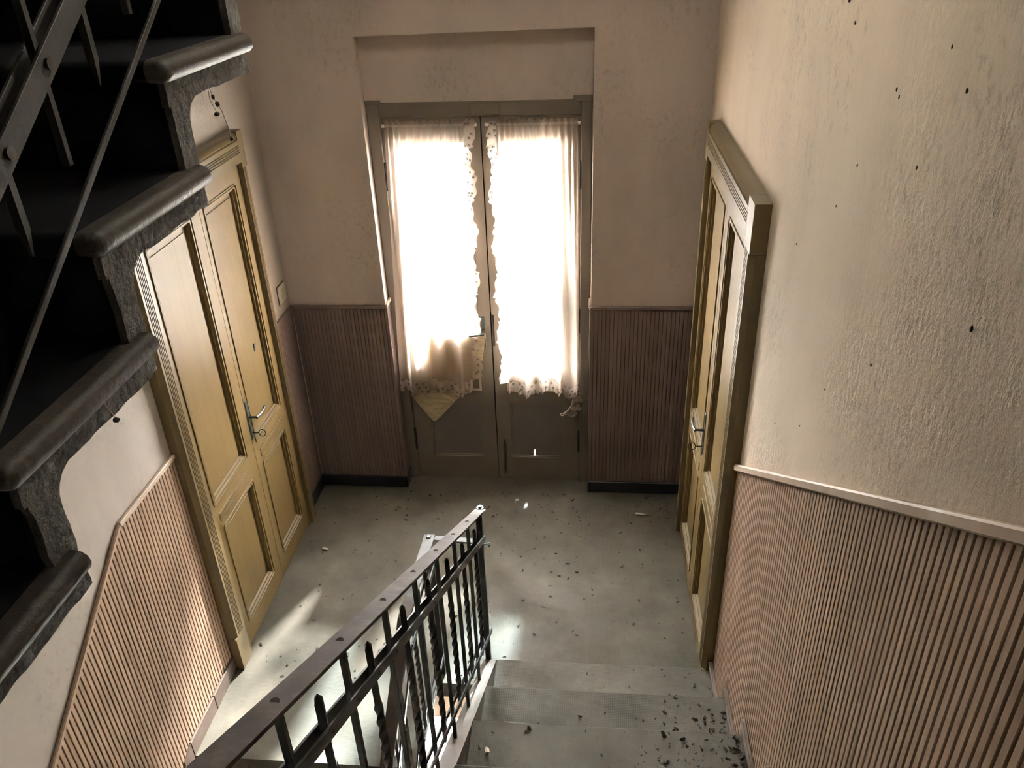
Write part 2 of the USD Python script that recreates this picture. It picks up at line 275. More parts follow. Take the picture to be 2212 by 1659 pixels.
# ------------------------------------------------------------------ stairs
rng = np.random.default_rng(7)
def bull(x0, x1, y0, y1, z0, z1, right=True, front=-1):
    """tread slab with rounded nose on its open side and front"""
    r = (z1 - z0) / 2; zc = (z0 + z1) / 2; P = []
    for a in np.linspace(-np.pi / 2, np.pi / 2, 7):
        ca, sa = r * math.cos(a), zc + r * math.sin(a)
        for b in np.linspace(0, np.pi / 2, 4):
            P.append((x1 - r + ca * math.cos(b), (y0 + r - ca * math.sin(b)), sa))
        P.append((x1 - r + ca, y1, sa)); P.append((x0, y0 + r - ca, sa))
    P += [(x0, y1, z0), (x0, y1, z1)]
    return hull(P)
def rough_prism(poly, x0, x1, amp, rng):
    """stair carcass whose underside edge is uneven mortar"""
    c = np.array(LineString(poly.exterior.coords).segmentize(.012).coords)[:-1]
    c = c + amp * (np.stack([meshkit.fbm(np.c_[c * 30, c[:, :1] * 0 + k], 3, k) for k in (1, 2)], 1) - .5) * 2
    return prism(Polygon(c).buffer(0), 'x', x0, x1)
def zigzag_flight(name, label, x1, levels, mats, xin=.03):
    """levels: list of (nose y, top z), rising away from the camera"""
    t = thing(name, label, 'stairs'); TH = .042
    run = levels[1][0] - levels[0][0]; rise = levels[1][1] - levels[0][1]; P = []; cut = []
    for y, z in levels:
        P.append(sbox(y + .036, z - TH - .045, y + run + .105, z - TH))
        P.append(sbox(y + .045, z - rise - .002, y + .105, z - TH - .002))
        cut.append(sbox(y - .5, z - rise, y + .044, z - TH - .046)); cut.append(sbox(y - .5, z - TH - .046, y + .035, z - TH))
        cut.append(sbox(y - .01, z - TH, y + run + .044, z + rise - TH - .046))
    body = unary_union(P).buffer(.055).buffer(-.055).difference(unary_union(cut))
    body = max(getattr(body, 'geoms', [body]), key=lambda g: g.area)
    obj('stair_carcass', rough_prism(body, x1 - xin - .014, x1 - xin, .005, rng), MORTAR, t, smooth=30, label='crumbling mortar edge under the treads')
    for i, (y, z) in enumerate(levels):
        B = bull(XL + .001, x1, y, y + run + .085, z - TH, z); cutb = Bm(x1 - .045, x1 + .1, y - .1, y + run + .2, z - .2, z + .1)
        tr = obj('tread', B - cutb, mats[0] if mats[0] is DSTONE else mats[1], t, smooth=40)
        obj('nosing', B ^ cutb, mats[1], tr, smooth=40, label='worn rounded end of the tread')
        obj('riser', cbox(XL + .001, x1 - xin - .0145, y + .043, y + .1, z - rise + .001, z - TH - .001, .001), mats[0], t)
    return t
# flight that rises away from the camera at the upper left
UP = [(-3.612 + .34 * j, 2.2745 + .2085 * j) for j in range(0, 5)]
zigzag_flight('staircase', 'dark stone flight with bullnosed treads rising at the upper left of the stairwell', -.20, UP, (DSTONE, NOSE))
# flight that goes down from the landing edge on the left
DN = [(-1.96 - .335 * k, -.2085 * k) for k in range(9, 0, -1)]
zigzag_flight('staircase', 'lower flight going down from the landing edge beside the left wall', -.125, DN, (SKIRT, SKIRT2))
# flight that comes up to the camera on the right
NST, RUN, RISE = 9, .3235, .2075
RT = [(-1.527 - RUN * i, .198 + RISE * i) for i in range(NST)]
t = thing('staircase', 'grey stone flight with gridded treads climbing beside the right wall', 'stairs')
pts = [(-1.553, -.10)]
for y, z in RT: pts += [(y - .027, z - RISE if z > .2 else -.10), (y - .027, z - .038)]
pts += [(RT[-1][0] - RUN, RT[-1][1] - .038), (RT[-1][0] - RUN, RT[-1][1] - .25), (-1.80, -.10)]
obj('stair_carcass', prism(Polygon(pts).buffer(0), 'x', .20, XR - .002), SKIRT, t, smooth=False)
for i, (y, z) in enumerate(RT):
    obj('tread', cbox(.165, XR - .001, y - RUN - .026, y, z - .037, z, .005), STEP, t)
sl = .63
yz = lambda y: .185 + sl * (-1.542 - y)
obj('stair_string', prism(Polygon([(-1.515, -.11), (-1.515, yz(-1.53)), (-4.4, yz(-4.4)), (-4.4, yz(-4.4) - .26), (-1.80, -.11)]), 'x', .105, .163), SKIRT, t, smooth=False, label='sloping string along the open side of the steps')
hl = obj('floor', MB().add(Bm(XL, XR, YR, -4.471, 1.92, 2.066)).add(Bm(XL, -.1, -4.471, -3.90, 1.92, 2.066)), STEP, smooth=False)
tag(hl, 'half landing above the steps on which the photographer stands', 'floor', kind='structure')

# ------------------------------------------------------------------ wainscots
PITCH, SW, SD = .022, .0167, .0055
def slat_run(par, axis, fixed, sgn, a0, a1, zbot, ztop, mat, SW=SW):
    n = int(round(abs(a1 - a0) / PITCH)); st = (a1 - a0) / n
    for k in range(n):
        c = a0 + st * (k + .5); lo, hi = zbot(c), ztop(c)
        h0, h1 = sorted((fixed + sgn * .004, fixed + sgn * (.004 + SD)))
        w = SW / 2; e = .0014
        if axis == 'y':      # wall x = fixed; slats follow one another along y; tops cut to the slope
            zz = [ztop(c - w), ztop(c + w)]
            P = []
            for yy, zt in ((c - w, zz[0]), (c + w, zz[1])):
                s_ = e if yy < c else -e
                P += [(fixed + sgn * .004, yy, lo), (fixed + sgn * .004, yy, zt), (fixed + sgn * (.004 + SD - e), yy, lo), (fixed + sgn * (.004 + SD - e), yy, zt), (fixed + sgn * (.004 + SD), yy + s_, lo), (fixed + sgn * (.004 + SD), yy + s_, zt)]
        else:
            P = []
            for xx in (c - w, c + w):
                s_ = e if xx < c else -e
                for z in (lo, hi): P += [(xx, fixed + sgn * .004, z), (xx, fixed + sgn * (.004 + SD - e), z), (xx + s_, fixed + sgn * (.004 + SD), z)]
        obj('slat', hull(P), mat, par, smooth=False)
WZ = 1.25
def nose_r(y): return .198 + .6415 * (-1.527 - y)
# right wall: climbs with the steps
trr = thing('trim_1', 'ribbed wooden wainscot climbing the right wall along the steps', 'wainscot', kind='structure')
topr = lambda y: 1.325 + .6525 * (-1.594 - y) - .012
def treadz(y):
    k = int(math.floor((-1.527 - y) / RUN)); return 0.0 if k < 0 else .198 + RISE * min(k, 8)
Y0, Y1 = -1.545, -3.90
pg = [(Y0, topr(Y0)), (Y1, topr(Y1))]
for i in range(7, -1, -1): pg += [(RT[i][0] - RUN if i < 7 else Y1, RT[i][1]), (RT[i][0], RT[i][1])]
pg += [(RT[0][0] - .02, RT[0][1]), (Y0, .0)]
obj('backing_panel', prism(Polygon([(Y0, topr(Y0)), (Y1, topr(Y1)), (Y1, nose_r(Y1) + .0), (Y0, .2)]), 'x', XR - .004, XR - .0002), GROOVE, trr, smooth=False)
slat_run(trr, 'y', XR, -1, Y0, Y1, lambda y: max(treadz(y) + .001, .2), topr, SLAT)
obj('cap_rail', bar((XR - .011, Y0 + .004, topr(Y0) + .012), (XR - .011, Y1, topr(Y1) + .012), .022, .024, b=.004), CAPW, trr, label='pale worn cap rail on top of the ribs')
# left wall: level past the door, then drops with the lower flight
trl = thing('trim_2', 'ribbed wooden wainscot on the left wall dropping away beside the door', 'wainscot', kind='structure')
def topl(y): return (WZ if y > -1.928 else WZ - .681 * (-1.928 - y)) - .012
def botl(y):
    if y > -1.955: return .09
    k = int(math.floor((YE - y) / .335)) + 1; return -.2085 * k + .001
Y0, Y1 = -1.492, -3.05
obj('backing_panel', prism(Polygon([(Y0, topl(Y0)), (Y0, .09), (YE + .01, .09), (Y1, -.60), (Y1, topl(Y1)), (-1.928, topl(-1.928))]), 'x', XL + .0002, XL + .004), GROOVE, trl, smooth=False)
slat_run(trl, 'y', XL, 1, Y0, Y1, botl, topl, SLAT)
obj('cap_rail', bar((XL + .009, Y0 + .002, WZ), (XL + .009, -1.930, WZ), .018, .022, b=.004), CAPW, trl)
obj('cap_rail', bar((XL + .008, -1.926, WZ + .001), (XL + .008, Y1, topl(Y1) + .013), .016, .020, b=.004), CAPL, trl, label='brown sloping cap rail')
# strip of left wall between the door and the corner, and the end wall on both sides with its reveals
trc = thing('trim_3', 'brown ribbed wainscot on the end wall left of the glazed door', 'wainscot', kind='structure')
obj('backing_panel', MB().add(cbox(XL + .012, RX1, -.004, -.0002, .085, WZ - .01, 0)).add(cbox(XL + .0002, XL + .004, -.318, -.0002, .085, WZ - .01, 0)).add(cbox(RX1 - .008, RX1 - .0045, .0002, .098, .02, WZ - .01, 0)), GROOVE, trc, smooth=False)
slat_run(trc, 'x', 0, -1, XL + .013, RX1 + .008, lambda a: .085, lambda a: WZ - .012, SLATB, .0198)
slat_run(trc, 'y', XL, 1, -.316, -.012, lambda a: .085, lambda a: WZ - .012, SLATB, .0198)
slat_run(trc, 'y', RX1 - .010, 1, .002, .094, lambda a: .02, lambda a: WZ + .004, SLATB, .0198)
obj('cap_rail', cbox(XL + .012, RX1 + .010, -.018, -.0002, WZ - .012, WZ + .008, .004), CAPB, trc)
obj('cap_rail', cbox(XL + .0002, XL + .016, -.318, -.013, WZ - .012, WZ + .008, .004), CAPB, trc)
obj('cap_rail', cbox(RX1 - .006, RX1 + .008, .0005, .098, WZ - .006, WZ + .012, .003), CAPW, trc)
trd = thing('trim_4', 'brown ribbed wainscot on the end wall right of the glazed door', 'wainscot', kind='structure')
obj('backing_panel', MB().add(cbox(RX2, XR - .0002, -.004, -.0002, .085, WZ - .01, 0)).add(cbox(RX2 - .003, RX2 - .0005, .0002, .098, .02, WZ - .01, 0)), GROOVE, trd, smooth=False)
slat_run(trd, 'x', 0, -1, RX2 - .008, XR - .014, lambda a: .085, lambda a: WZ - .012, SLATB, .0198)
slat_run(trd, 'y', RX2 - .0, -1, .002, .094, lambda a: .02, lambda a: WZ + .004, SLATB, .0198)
obj('cap_rail', cbox(RX2 - .010, XR - .0005, -.018, -.0002, WZ - .012, WZ + .008, .004), CAPB, trd)
obj('cap_rail', cbox(RX2 - .016, RX2 - .0045, .0005, .098, WZ - .006, WZ + .012, .003), CAPW, trd)

# ------------------------------------------------------------------ baseboards
b1 = obj('baseboard_back', MB().add(cbox(XL + .016, RX1 + .006, -.016, -.0002, .001, .083, .004)).add(cbox(RX1 - .012, RX1 + .006, -.016, .098, .001, .083, .004)).add(cbox(XL + .0002, XL + .016, -.318, -.0002, .001, .083, .004)), BASEB)
tag(b1, 'dark tile skirting under the panelling left of the glazed door', 'skirting', kind='structure')
b2 = obj('baseboard_back', MB().add(cbox(RX2 - .006, XR - .0005, -.016, -.0002, .001, .083, .004)).add(cbox(RX2 - .006, RX2 + .010, -.016, .098, .001, .083, .004)), BASEB)
tag(b2, 'dark tile skirting under the panelling right of the glazed door', 'skirting', kind='structure')
bl = thing('baseboard_left', 'brown tile skirting along the left landing edge', 'skirting', kind='structure')
obj('skirting_tile', cbox(XL + .0002, XL + .018, -1.72, -1.492, .001, .088, .003), BASEW, bl)
obj('skirting_tile', cbox(XL + .0002, XL + .018, YE - .005, -1.722, .001, .088, .003), BASEW, bl)
for k in range(1, 4):
    z1, y1 = -.2085 * (k - 1), YE - .335 * (k - 1)
    obj('skirting_tile', prism(Polygon([(y1 - .005, z1 + .085), (y1 - .075, z1 + .055), (y1 - .075, z1 - .2085 + .07), (y1 - .334, z1 - .2085 + .07), (y1 - .334, z1 - .2085 + .001), (y1 - .0055, z1 - .2085 + .001)]), 'x', XL + .0002, XL + .016), BASEW, bl, smooth=False)
br = thing('baseboard_right', 'grey brown stone skirting stepping up the right wall', 'skirting', kind='structure')
for i, (y, z) in enumerate(RT[:8]):
    h = .057; yr = y - RUN - .0265
    obj('skirting_tile', prism(Polygon([(y + .002, z + .0008), (y + .002, z + h), (yr + .052, z + h), (yr + .052, z + h + RISE - .012), (yr + .030, z + RISE + h), (yr + .0268, z + RISE + h), (yr + .0268, z + RISE - .04), (yr + .0008, z + RISE - .04), (yr + .0008, z + .0008)]), 'x', XR - .020, XR - .0115), SKIRT, br, smooth=False)
    obj('skirting_tile', bar((XR - .0245, y - .0, z + h - .004), (XR - .0245, yr + .002, z + h - .004), .009, .008, b=.002), SKIRT, br)

# ------------------------------------------------------------------ painted double doors
def rrect(a0, a1, b0, b1, r): return sbox(a0 + r, b0 + r, a1 - r, b1 - r).buffer(r, quad_segs=5) if r > 0 else sbox(a0, b0, a1, b1)
def side_door(nm, label, xw, s, yn, yf, meet, leaves, hy, klabel):
    """xw wall plane, s=+1 faces +x; yn near edge, yf far edge of casing; leaves: (y0,y1,[(y0,y1,z0,z1)...])"""
    d = thing(nm, label, 'door', kind='structure')
    X = lambda a, b: sorted((xw + s * a, xw + s * b))
    cw, proj, H = .105, .055, 2.30
    def ext(poly, a, b): x = X(a, b); return prism(poly, 'x', x[0], x[1])
    # jambs: plinth block, chamfered and reeded shaft, corner block
    def jamb(y0, y1, outer):
        m = MB()
        lo, hi = min(y0, y1), max(y0, y1)
        x = X(.0003, proj)
        m.add(cbox(x[0], x[1], lo, hi, .001, .2, .002)); m.add(cbox(x[0], x[1], lo, hi, 2.13, H, .002))
        q = [(lo, .0003), (hi, .0003)]
        ch = .020
        yy = lambda t: lo + t if outer == lo else hi - t      # distance from the outer edge
        prof = [(yy(0), .0003), (yy(0), proj - ch), (yy(ch), proj)]
        for k in range(5):
            c = .034 + k * .0105
            prof += [(yy(c), proj), (yy(c + .0028), proj - .004), (yy(c + .0056), proj)]
        prof += [(yy(hi - lo), proj), (yy(hi - lo), .0003)]
        P = Polygon([(xw + s * b, a) for a, b in prof]).buffer(0)
        m.add(prism(P, 'z', .2, 2.13))
        return m
    obj('jamb', jamb(yn, yn + cw, min(yn, yn + cw)), CASE, d, smooth=45)
    obj('jamb', jamb(yf, yf - cw + .045, max(yf, yf - cw + .045)) if False else jamb(yf - .06, yf, yf), CASE, d, smooth=45)
    prof = [(H, .0003), (H, proj - .028), (H - .012, proj - .010), (H - .030, proj - .002), (H - .036, proj - .006), (H - .04, proj)]
    for k in range(4):
        c = .06 + k * .0105; prof += [(H - c, proj), (H - c - .0028, proj - .004), (H - c - .0056, proj)]
    prof += [(H - .14, proj), (H - .14, .0003)]
    P = Polygon([(xw + s * b, a) for a, b in prof]).buffer(0)
    v, f = prism(P, 'y', yn + cw, yf - .06)
    obj('door_head', (v, f), CASE, d, smooth=45)
    for li, (y0, y1, pans) in enumerate(leaves):
        pl = sbox(y0 + .0015, .008, y1 - .0015, H - .141)
        holes = unary_union([rrect(*p, .012) for p in pans])
        lf = obj('leaf', ext(pl.difference(holes), .0005, .032), DOOR, d, smooth=False)
        for (a0, a1, b0, b1) in pans:
            obj('panel', MB().add(ext(sbox(a0 + .001, b0 + .001, a1 - .001, b1 - .001), .0007, .010)).add(ext(sbox(a0 + .045, b0 + .05, a1 - .045, b1 - .05), .010, .0145)), DOOR, lf, smooth=False)
            m = MB()
            for o, i_, h in ((0, .006, .037), (.006, .012, .031), (.012, .020, .034), (.020, .030, .022)):
                ring = rrect(a0 - .006 + o, a1 + .006 - o, b0 - .006 + o, b1 + .006 - o, max(.016 - o * .5, .004)).difference(rrect(a0 - .006 + i_, a1 + .006 - i_, b0 - .006 + i_, b1 + .006 - i_, max(.016 - i_ * .5, .004)))
                m.add(ext(ring, .0102, h))
            obj('moulding', m, DOOR, lf, smooth=False)
        a0, a1 = pans[0][0] + .02, pans[0][1] - .02
        m = MB()
        for k in range(4): m.add(ext(sbox(a0, .770 + k * .011, a1, .7785 + k * .011), .0305, .037))
        obj('reeded_band', m, DOOR, lf, smooth=False)
    # handle
    x = X(.0322, .0362); hd = obj('handle', cbox(x[0], x[1], hy - .013, hy + .013, .905, 1.12, .0015), BRASS, d, label='steel lock plate')
    obj('lever', MB().add(tube([(xw + s * .036, hy, 1.03), (xw + s * .055, hy, 1.03), (xw + s * .078, hy + .002, 1.03)], [.008, .006, .0065])).add(tube([(xw + s * .075, hy - .004, 1.030), (xw + s * .082, hy + .03, 1.030), (xw + s * .080, hy + .075, 1.028), (xw + s * .074, hy + .11, 1.026)], [.007, .0065, .006, .007])), BRASS, hd)
    k = thing('door_key', klabel, 'key')
    an = np.linspace(0, 2 * np.pi, 17)
    obj('bow', tube([(xw + s * .085 + .017 * math.cos(a) * s, hy + .004 * math.sin(a), .94 + .017 * math.sin(a)) for a in an], .0026, 6), KEYM, k)
    obj('shank', tube([(xw + s * .0365, hy, .94), (xw + s * .052, hy, .94), (xw + s * .069, hy, .94)], [.0045, .0032, .0032]), KEYM, k)
    return d
LF = [(-1.387, -.857, [(-1.335, -.945, .87, 2.075), (-1.30, -.945, .125, .728)]), (-.857, -.385, [(-.815, -.46, .87, 2.075), (-.79, -.47, .125, .728)])]
dl = side_door('door_1', 'yellow ochre panelled double door in the left wall', XL, 1, -1.492, -.325, -.857, LF, -.838, 'old iron key with a ring bow in the left yellow door')
obj('peephole', MB().add(disc((XL + .017, -.58, 1.293), 'x', .010, .006, 14)).add(cbox(XL + .0142, XL + .018, -.589, -.571, 1.262, 1.288, .002)), BRASS, dl, label='small metal peephole')
RF = [(-1.436, -.900, [(-1.385, -.985, .87, 2.075), (-1.36, -.995, .125, .728)]), (-.900, -.36, [(-.85, -.43, .87, 2.075), (-.83, -.44, .125, .728)])]
side_door('door_2', 'ochre panelled double door in the right wall at the foot of the steps', XR, -1, -1.541, -.300, -.9, RF, -.878, 'old iron key with a ring bow in the right ochre door')

# ------------------------------------------------------------------ glazed double door at the end
gd = thing('door_3', 'glazed brown double door with lace curtains at the end of the landing', 'door', kind='structure')
obj('frame', cbox(-.581, -.516, .094, .17, .001, 2.325, .004), FDOOR, gd)
obj('frame', cbox(.508, .564, .094, .17, .001, 2.325, .004), FDOOR, gd)
obj('frame', cbox(-.516, .508, .0945, .17, 2.252, 2.325, .004), FDOOR, gd)
obj('door_stop', MB().add(cbox(-.517, -.499, .1525, .169, .001, 2.252, .001)).add(cbox(.490, .509, .1525, .169, .001, 2.252, .001)).add(cbox(-.499, .490, .1525, .169, 2.236, 2.252, .001)), FDOOR, gd)
obj('catch_block', cbox(-.045, .10, .080, .0943, 2.262, 2.318, .004), FDOOR, gd)
obj('frame_top_edge', MB().add(cbox(-.583, -.50, .090, .0943, 2.318, 2.338, .004)).add(cbox(.47, .565, .090, .0943, 2.315, 2.345, .004)), FDOOR, gd)
PD = (.112, .152)
leaves = [(-.5135, -.0035, -.45, -.085, -.41, -.088), (.0035, .5055, .08, .412, .088, .412)]
lfs = []
for i, (x0, x1, g0, g1, p0, p1) in enumerate(leaves):
    pl = sbox(x0, .003, x1, 2.249).difference(unary_union([sbox(g0, .80, g1, 2.128), sbox(p0, .165, p1, .562)]))
    lf = obj('leaf', prism(pl, 'y', *PD), FDOOR, gd, smooth=False); lfs.append(lf)
    panel = Bm(p0, p1, .128, .140, .165, .562)
    if i == 1: panel = panel - hull([(.232 + .004 * math.cos(a), y, .193 + .022 * math.sin(a)) for a in np.linspace(0, 6.2, 9) for y in (.1, .2)])
    obj('panel', panel, FPANEL, lf, smooth=False)
    ring = lambda a, b, c, e, w: sbox(a, c, b, e).difference(sbox(a + w, c + w, b - w, e - w))
    obj('panel_moulding', MB().add(prism(ring(p0, p1, .165, .562, .010), 'y', .119, .1278)), FDOOR, lf, smooth=False)
    obj('glazing_moulding', MB().add(prism(ring(g0 - .012, g1 + .012, .788, 2.14, .011), 'y', .104, .1118)).add(prism(ring(g0, g1, .80, 2.128, .012), 'y', .118, .128)), FDOOR, lf, smooth=False)
    obj('apron_moulding', prism(ring(p0 - .01, p1 + .01, .648, .786, .012), 'y', .103, .1118), DOORW, lf, smooth=False)
    obj('pane', Bm(g0 + .001, g1 - .001, .130, .134, .801, 2.127), GLASS, lf, smooth=False)
    for z in (.30, 1.12, 1.95):
        xh = x0 - .0015 if i == 0 else x1 + .0012
        obj('hinge', MB().add(disc((xh, .102, z), 'z', .008, .15, 10)), IRON, lf)
obj('meeting_strip', cbox(-.024, .024, .1525, .165, .001, 2.249, .002), FDOOR, gd)
obj('threshold', cbox(-.516, .508, .170, .23, .0005, .035, .003), FDOOR, gd)
hp = obj('handle', cbox(-.055, -.035, .107, .1118, .94, 1.14, .001), BRASS, gd, label='bluish steel handle plate')
obj('lever', MB().add(tube([(-.045, .107, 1.045), (-.045, .085, 1.045), (-.045, .062, 1.045)], [.010, .007, .007])).add(tube([(-.040, .062, 1.045), (-.075, .056, 1.043), (-.125, .058, 1.036)], [.007, .006, .007])), BRASS, hp)
obj('lock_keep', cbox(.008, .018, .106, .1118, .95, 1.15, .001), IRON, gd)
obj('bolt', MB().add(cbox(.036, .056, .104, .1118, .06, .27, .002)).add(tube([(.046, .1, .05), (.046, .1, .16), (.046, .1, .30)], .005)).add(cbox(.040, .052, .092, .104, .22, .235, .002)), BRASS, gd)
w2 = thing('window_1', 'bright glazed opening of the lower hall seen down the stairwell', 'window', kind='structure')
obj('frame', prism(sbox(-.78, ZB + .001, .78, -2.2).difference(unary_union([sbox(-.74, ZB + .2, -.03, -2.235), sbox(.03, ZB + .2, .74, -2.235)])), 'y', .12, .17), FDOOR, w2, smooth=False)
for a in (-.74, .03): obj('pane', Bm(a + .001, a + .709, .14, .144, ZB + .201, -2.236), GLASS, w2, smooth=False)

# outside
tag(obj('balcony_floor', Bm(-1.2, 1.2, .43, 1.35, -.15, -.02), GROUND, smooth=False), 'sunlit balcony floor outside the glazed door', 'balcony', kind='structure')
tag(obj('street_paving', Bm(-60, 60, .5, 24, -7.2, -7.0), GROUND, smooth=False), 'pale sunlit street paving outside', 'pavement', kind='structure')
tag(obj('roadway', Bm(-60, 60, 24.01, 90, -7.2, -7.0), ASPH, smooth=False), 'dark asphalt roadway further out', 'road', kind='structure')

# ------------------------------------------------------------------ curtains
def curtain(lab, xt0, xt1, xb0, xb1, lace_side, seed, lw, rodlab):
    rd = thing('curtain_rod', rodlab, 'curtain rod')
    e0, e1 = min(xt0, xt1 if lace_side < 0 else xt0) - .008, max(xt0, xt1)
    lx0 = xt0 - (lw if lace_side < 0 else .012); lx1 = xt1 + (lw if lace_side > 0 else .006)
    obj('rod', tube([(lx0, .092, 2.212), ((lx0 + lx1) / 2, .092, 2.212), (lx1, .092, 2.212)], .0055), WHITE, rd)
    for xx in (lx0, lx1): obj('end_cap', disc((xx, .092, 2.212), 'x', .009, .016, 12), WHITE, rd)
    c = thing('curtain', lab, 'curtain')
    nu, nv = 220, 90; u = np.linspace(0, 1, nu)[None]; v = np.linspace(0, 1, nv)[:, None]
    r = np.random.default_rng(seed); ph = r.random(6) * 6.28
    zt, zb = 2.240, .742
    def surf_at(u, v):
        z = zt + (zb - zt) * v
        x = (xt0 + (xb0 - xt0) * v) * (1 - u) + (xt1 + (xb1 - xt1) * v) * u
        g = np.sin(2 * np.pi * (13 * u + .35 * np.sin(7 * u + ph[0])) + ph[1]) * np.exp(-v * 4) * .013
        k = np.sin(2 * np.pi * (4.2 * u + .22 * np.sin(5 * u + ph[2])) + ph[3] + .8 * v)
        k2 = np.sin(2 * np.pi * (7.3 * u) + ph[4] + 1.2 * v)
        rodpin = np.exp(-((z - 2.212) / .012) ** 2)
        off = (.004 + .034 * np.clip(v * 1.15, 0, 1) ** 1.3) * (1 + k) * .62 + .006 * k2 * v
        y = .082 - (off + g * 1.0 + .008) * (1 - .6 * rodpin)
        x = x + .012 * np.cos(2 * np.pi * 4.2 * u + ph[3]) * v
        z = z + .018 * v * np.sin(2 * np.pi * 1.6 * u + ph[5]) + .8 * (z > 2.218) * (.004 * np.sin(2 * np.pi * 11 * u + ph[0] + 2 * np.sin(9 * u)) + .003 * np.sin(2 * np.pi * 31 * u + ph[1]))
        return x, np.minimum(y, .086), z
    X, Y, Z = surf_at(u + 0 * v, v + 0 * u)
    obj('cloth_panel', grid(X, Y, Z), CLOTH, c, smooth=True)
    # hem of lace
    w = np.linspace(0, 1, 14)[:, None]; x0, y0, z0 = surf_at(u, np.ones_like(u))
    ruf = np.sin(2 * np.pi * 24 * u + ph[1]) * .006 + np.sin(2 * np.pi * 9 * u + ph[2]) * .006
    sc = .070 + .007 * np.abs(np.sin(2 * np.pi * 14 * u))
    obj('lace_hem', grid(x0 + 0 * w, y0 - .002 + (ruf - .008) * w, z0 - sc * w), LACE, c, smooth=True)
    # lace ruffle down the inner edge
    side = 1. if lace_side > 0 else 0.
    vv = np.linspace(0, 1, 260)[:, None]; x0, y0, z0 = surf_at(np.full_like(vv, side), vv); w = np.linspace(0, 1, 12)[None]
    wid = lw * (.85 + .22 * np.sin(2 * np.pi * 5.5 * vv + ph[0]) + .10 * np.sin(2 * np.pi * 26 * vv)) 
    yy = y0 - .004 - w * (.010 + .012 * np.sin(2 * np.pi * 11 * vv + ph[3]) + .006 * np.sin(2 * np.pi * 29 * vv))
    obj('lace_ruffle', grid(x0 + lace_side * wid * w, np.minimum(yy, .088), z0 + .012 * np.sin(2 * np.pi * 11 * vv) * w), LACE, c, smooth=True)
    return c
curtain('sheer curtain left of the meeting stile, its hem over a torn board', -.487, -.082, -.545, -.125, 1, 3, .056, 'thin white rod holding the left curtain')
c2 = curtain('sheer curtain right of the meeting stile, a torn lace strip hanging from its hem', .082, .492, .100, .518, -1, 5, .050, 'thin white rod holding the right curtain')
pp = np.array([(.470, .07, .69), (.478, .066, .66), (.470, .066, .62), (.462, .064, .58), (.440, .063, .545), (.415, .062, .525)])
s = np.linspace(0, 1, len(pp)); q = np.linspace(0, 1, 60); C = np.stack([np.interp(q, s, pp[:, k]) for k in range(3)], 1)
w = np.linspace(0, 1, 10)[None]
X = C[:, :1] + w * (.05 + .010 * np.sin(q[:, None] * 25)); Y = C[:, 1:2] - .006 + .010 * np.sin(q[:, None] * 22 + w * 4); Z = C[:, 2:] - w * .02 + .006 * np.sin(q[:, None] * 40) * w
obj('torn_lace', grid(X, Y, Z), LACE, c2, smooth=True, label='strip of lace torn loose and hanging down')
obj('hem_cord', tube(C[8:], .0036, 6), WHITE, c2)
an = np.linspace(0, 2 * np.pi, 15)
obj('cord_ring', tube([(.407 + .009 * math.cos(a), .060, .519 + .009 * math.sin(a)) for a in an], .0026, 6), WHITE, c2)
# torn board stuck behind the left curtain
bp = Polygon([(-.326, 1.098), (-.300, 1.060), (-.255, 1.028), (-.225, 1.052), (-.200, 1.045), (-.160, 1.045), (-.085, 1.066), (-.032, 1.036), (-.050, .93), (-.066, .80), (-.165, .655), (-.235, .59), (-.25, .57), (-.335, .475), (-.375, .435), (-.395, .442), (-.455, .53), (-.512, .62), (-.50, .70), (-.43, .84)])
bd = thing('torn_board', 'torn pale fibre board hanging askew behind the left curtain', 'board')
obj('board_sheet', prism(bp, 'y', .0925, .0965), CARD, bd, smooth=False)
fib = MB(); r = np.random.default_rng(4)
for k in range(9):
    a = np.array([-.30 + .16 * r.random() - .08, .0918, .60 + .16 * r.random()]); dd = np.array([.05 + .05 * r.random(), 0, -.035 - .03 * r.random()]) * (1 if k % 3 else .6)
    fib.add(bar(a, a + dd, .0035, .0015, up=(0, 1, 0), b=0))
obj('loose_splinter', fib, CHIP, bd)

# ------------------------------------------------------------------ iron railings
def twisted(p, z0, z1, hw, turns, tip_top=True, flare=True, n=120):
    """square bar: plain, twisted, plain; sharpened tips"""
    zs = np.linspace(0, 1, n); L = z1 - z0; sec = []
    a0, a1 = .16, .74
    for s_ in zs:
        tw = np.clip((s_ - a0) / (a1 - a0), 0, 1) * turns * 2 * np.pi
        w = hw
        if s_ > 1 - .02: w = hw * max(.15, (1 - s_) / .02)
        if s_ < .05: w = hw * (.25 + .75 * s_ / .05)
        ang = np.arange(4) * np.pi / 2 + np.pi / 4 + tw
        sec.append(np.stack([p[0] + w * 1.414 * np.cos(ang), p[1] + w * 1.414 * np.sin(ang), np.full(4, z0 + L * s_)], 1))
    v = np.vstack(sec); f = []
    for i in range(n - 1):
        for j in range(4):
            k = (j + 1) % 4; A, B, C, D = i * 4 + j, i * 4 + k, (i + 1) * 4 + k, (i + 1) * 4 + j; f += [(A, B, C), (A, C, D)]
    e = (n - 1) * 4; f += [(0, 2, 1), (0, 3, 2), (e, e + 1, e + 2), (e, e + 2, e + 3)]
    return v, np.array(f)
def rail_line(t, x, segs, off, w, h, name, mat, pair=0, step=None):
    """segs: polyline [(y,z)]; pair: half spacing of two bars clasping the balusters"""
    for dx in ((-pair, pair) if pair else (0,)):
        m = MB()
        for (ya, za), (yb, zb) in zip(segs, segs[1:]): m.add(bar((x + dx, ya, za + off), (x + dx, yb, zb + off), w, h))
        obj(name, m, mat, t)
rl = thing('stair_railing', 'dark wrought iron railing with twisted bars beside the right hand steps', 'railing')
xr = .125; hz = lambda y: .985 + .608 * (-1.452 - y)
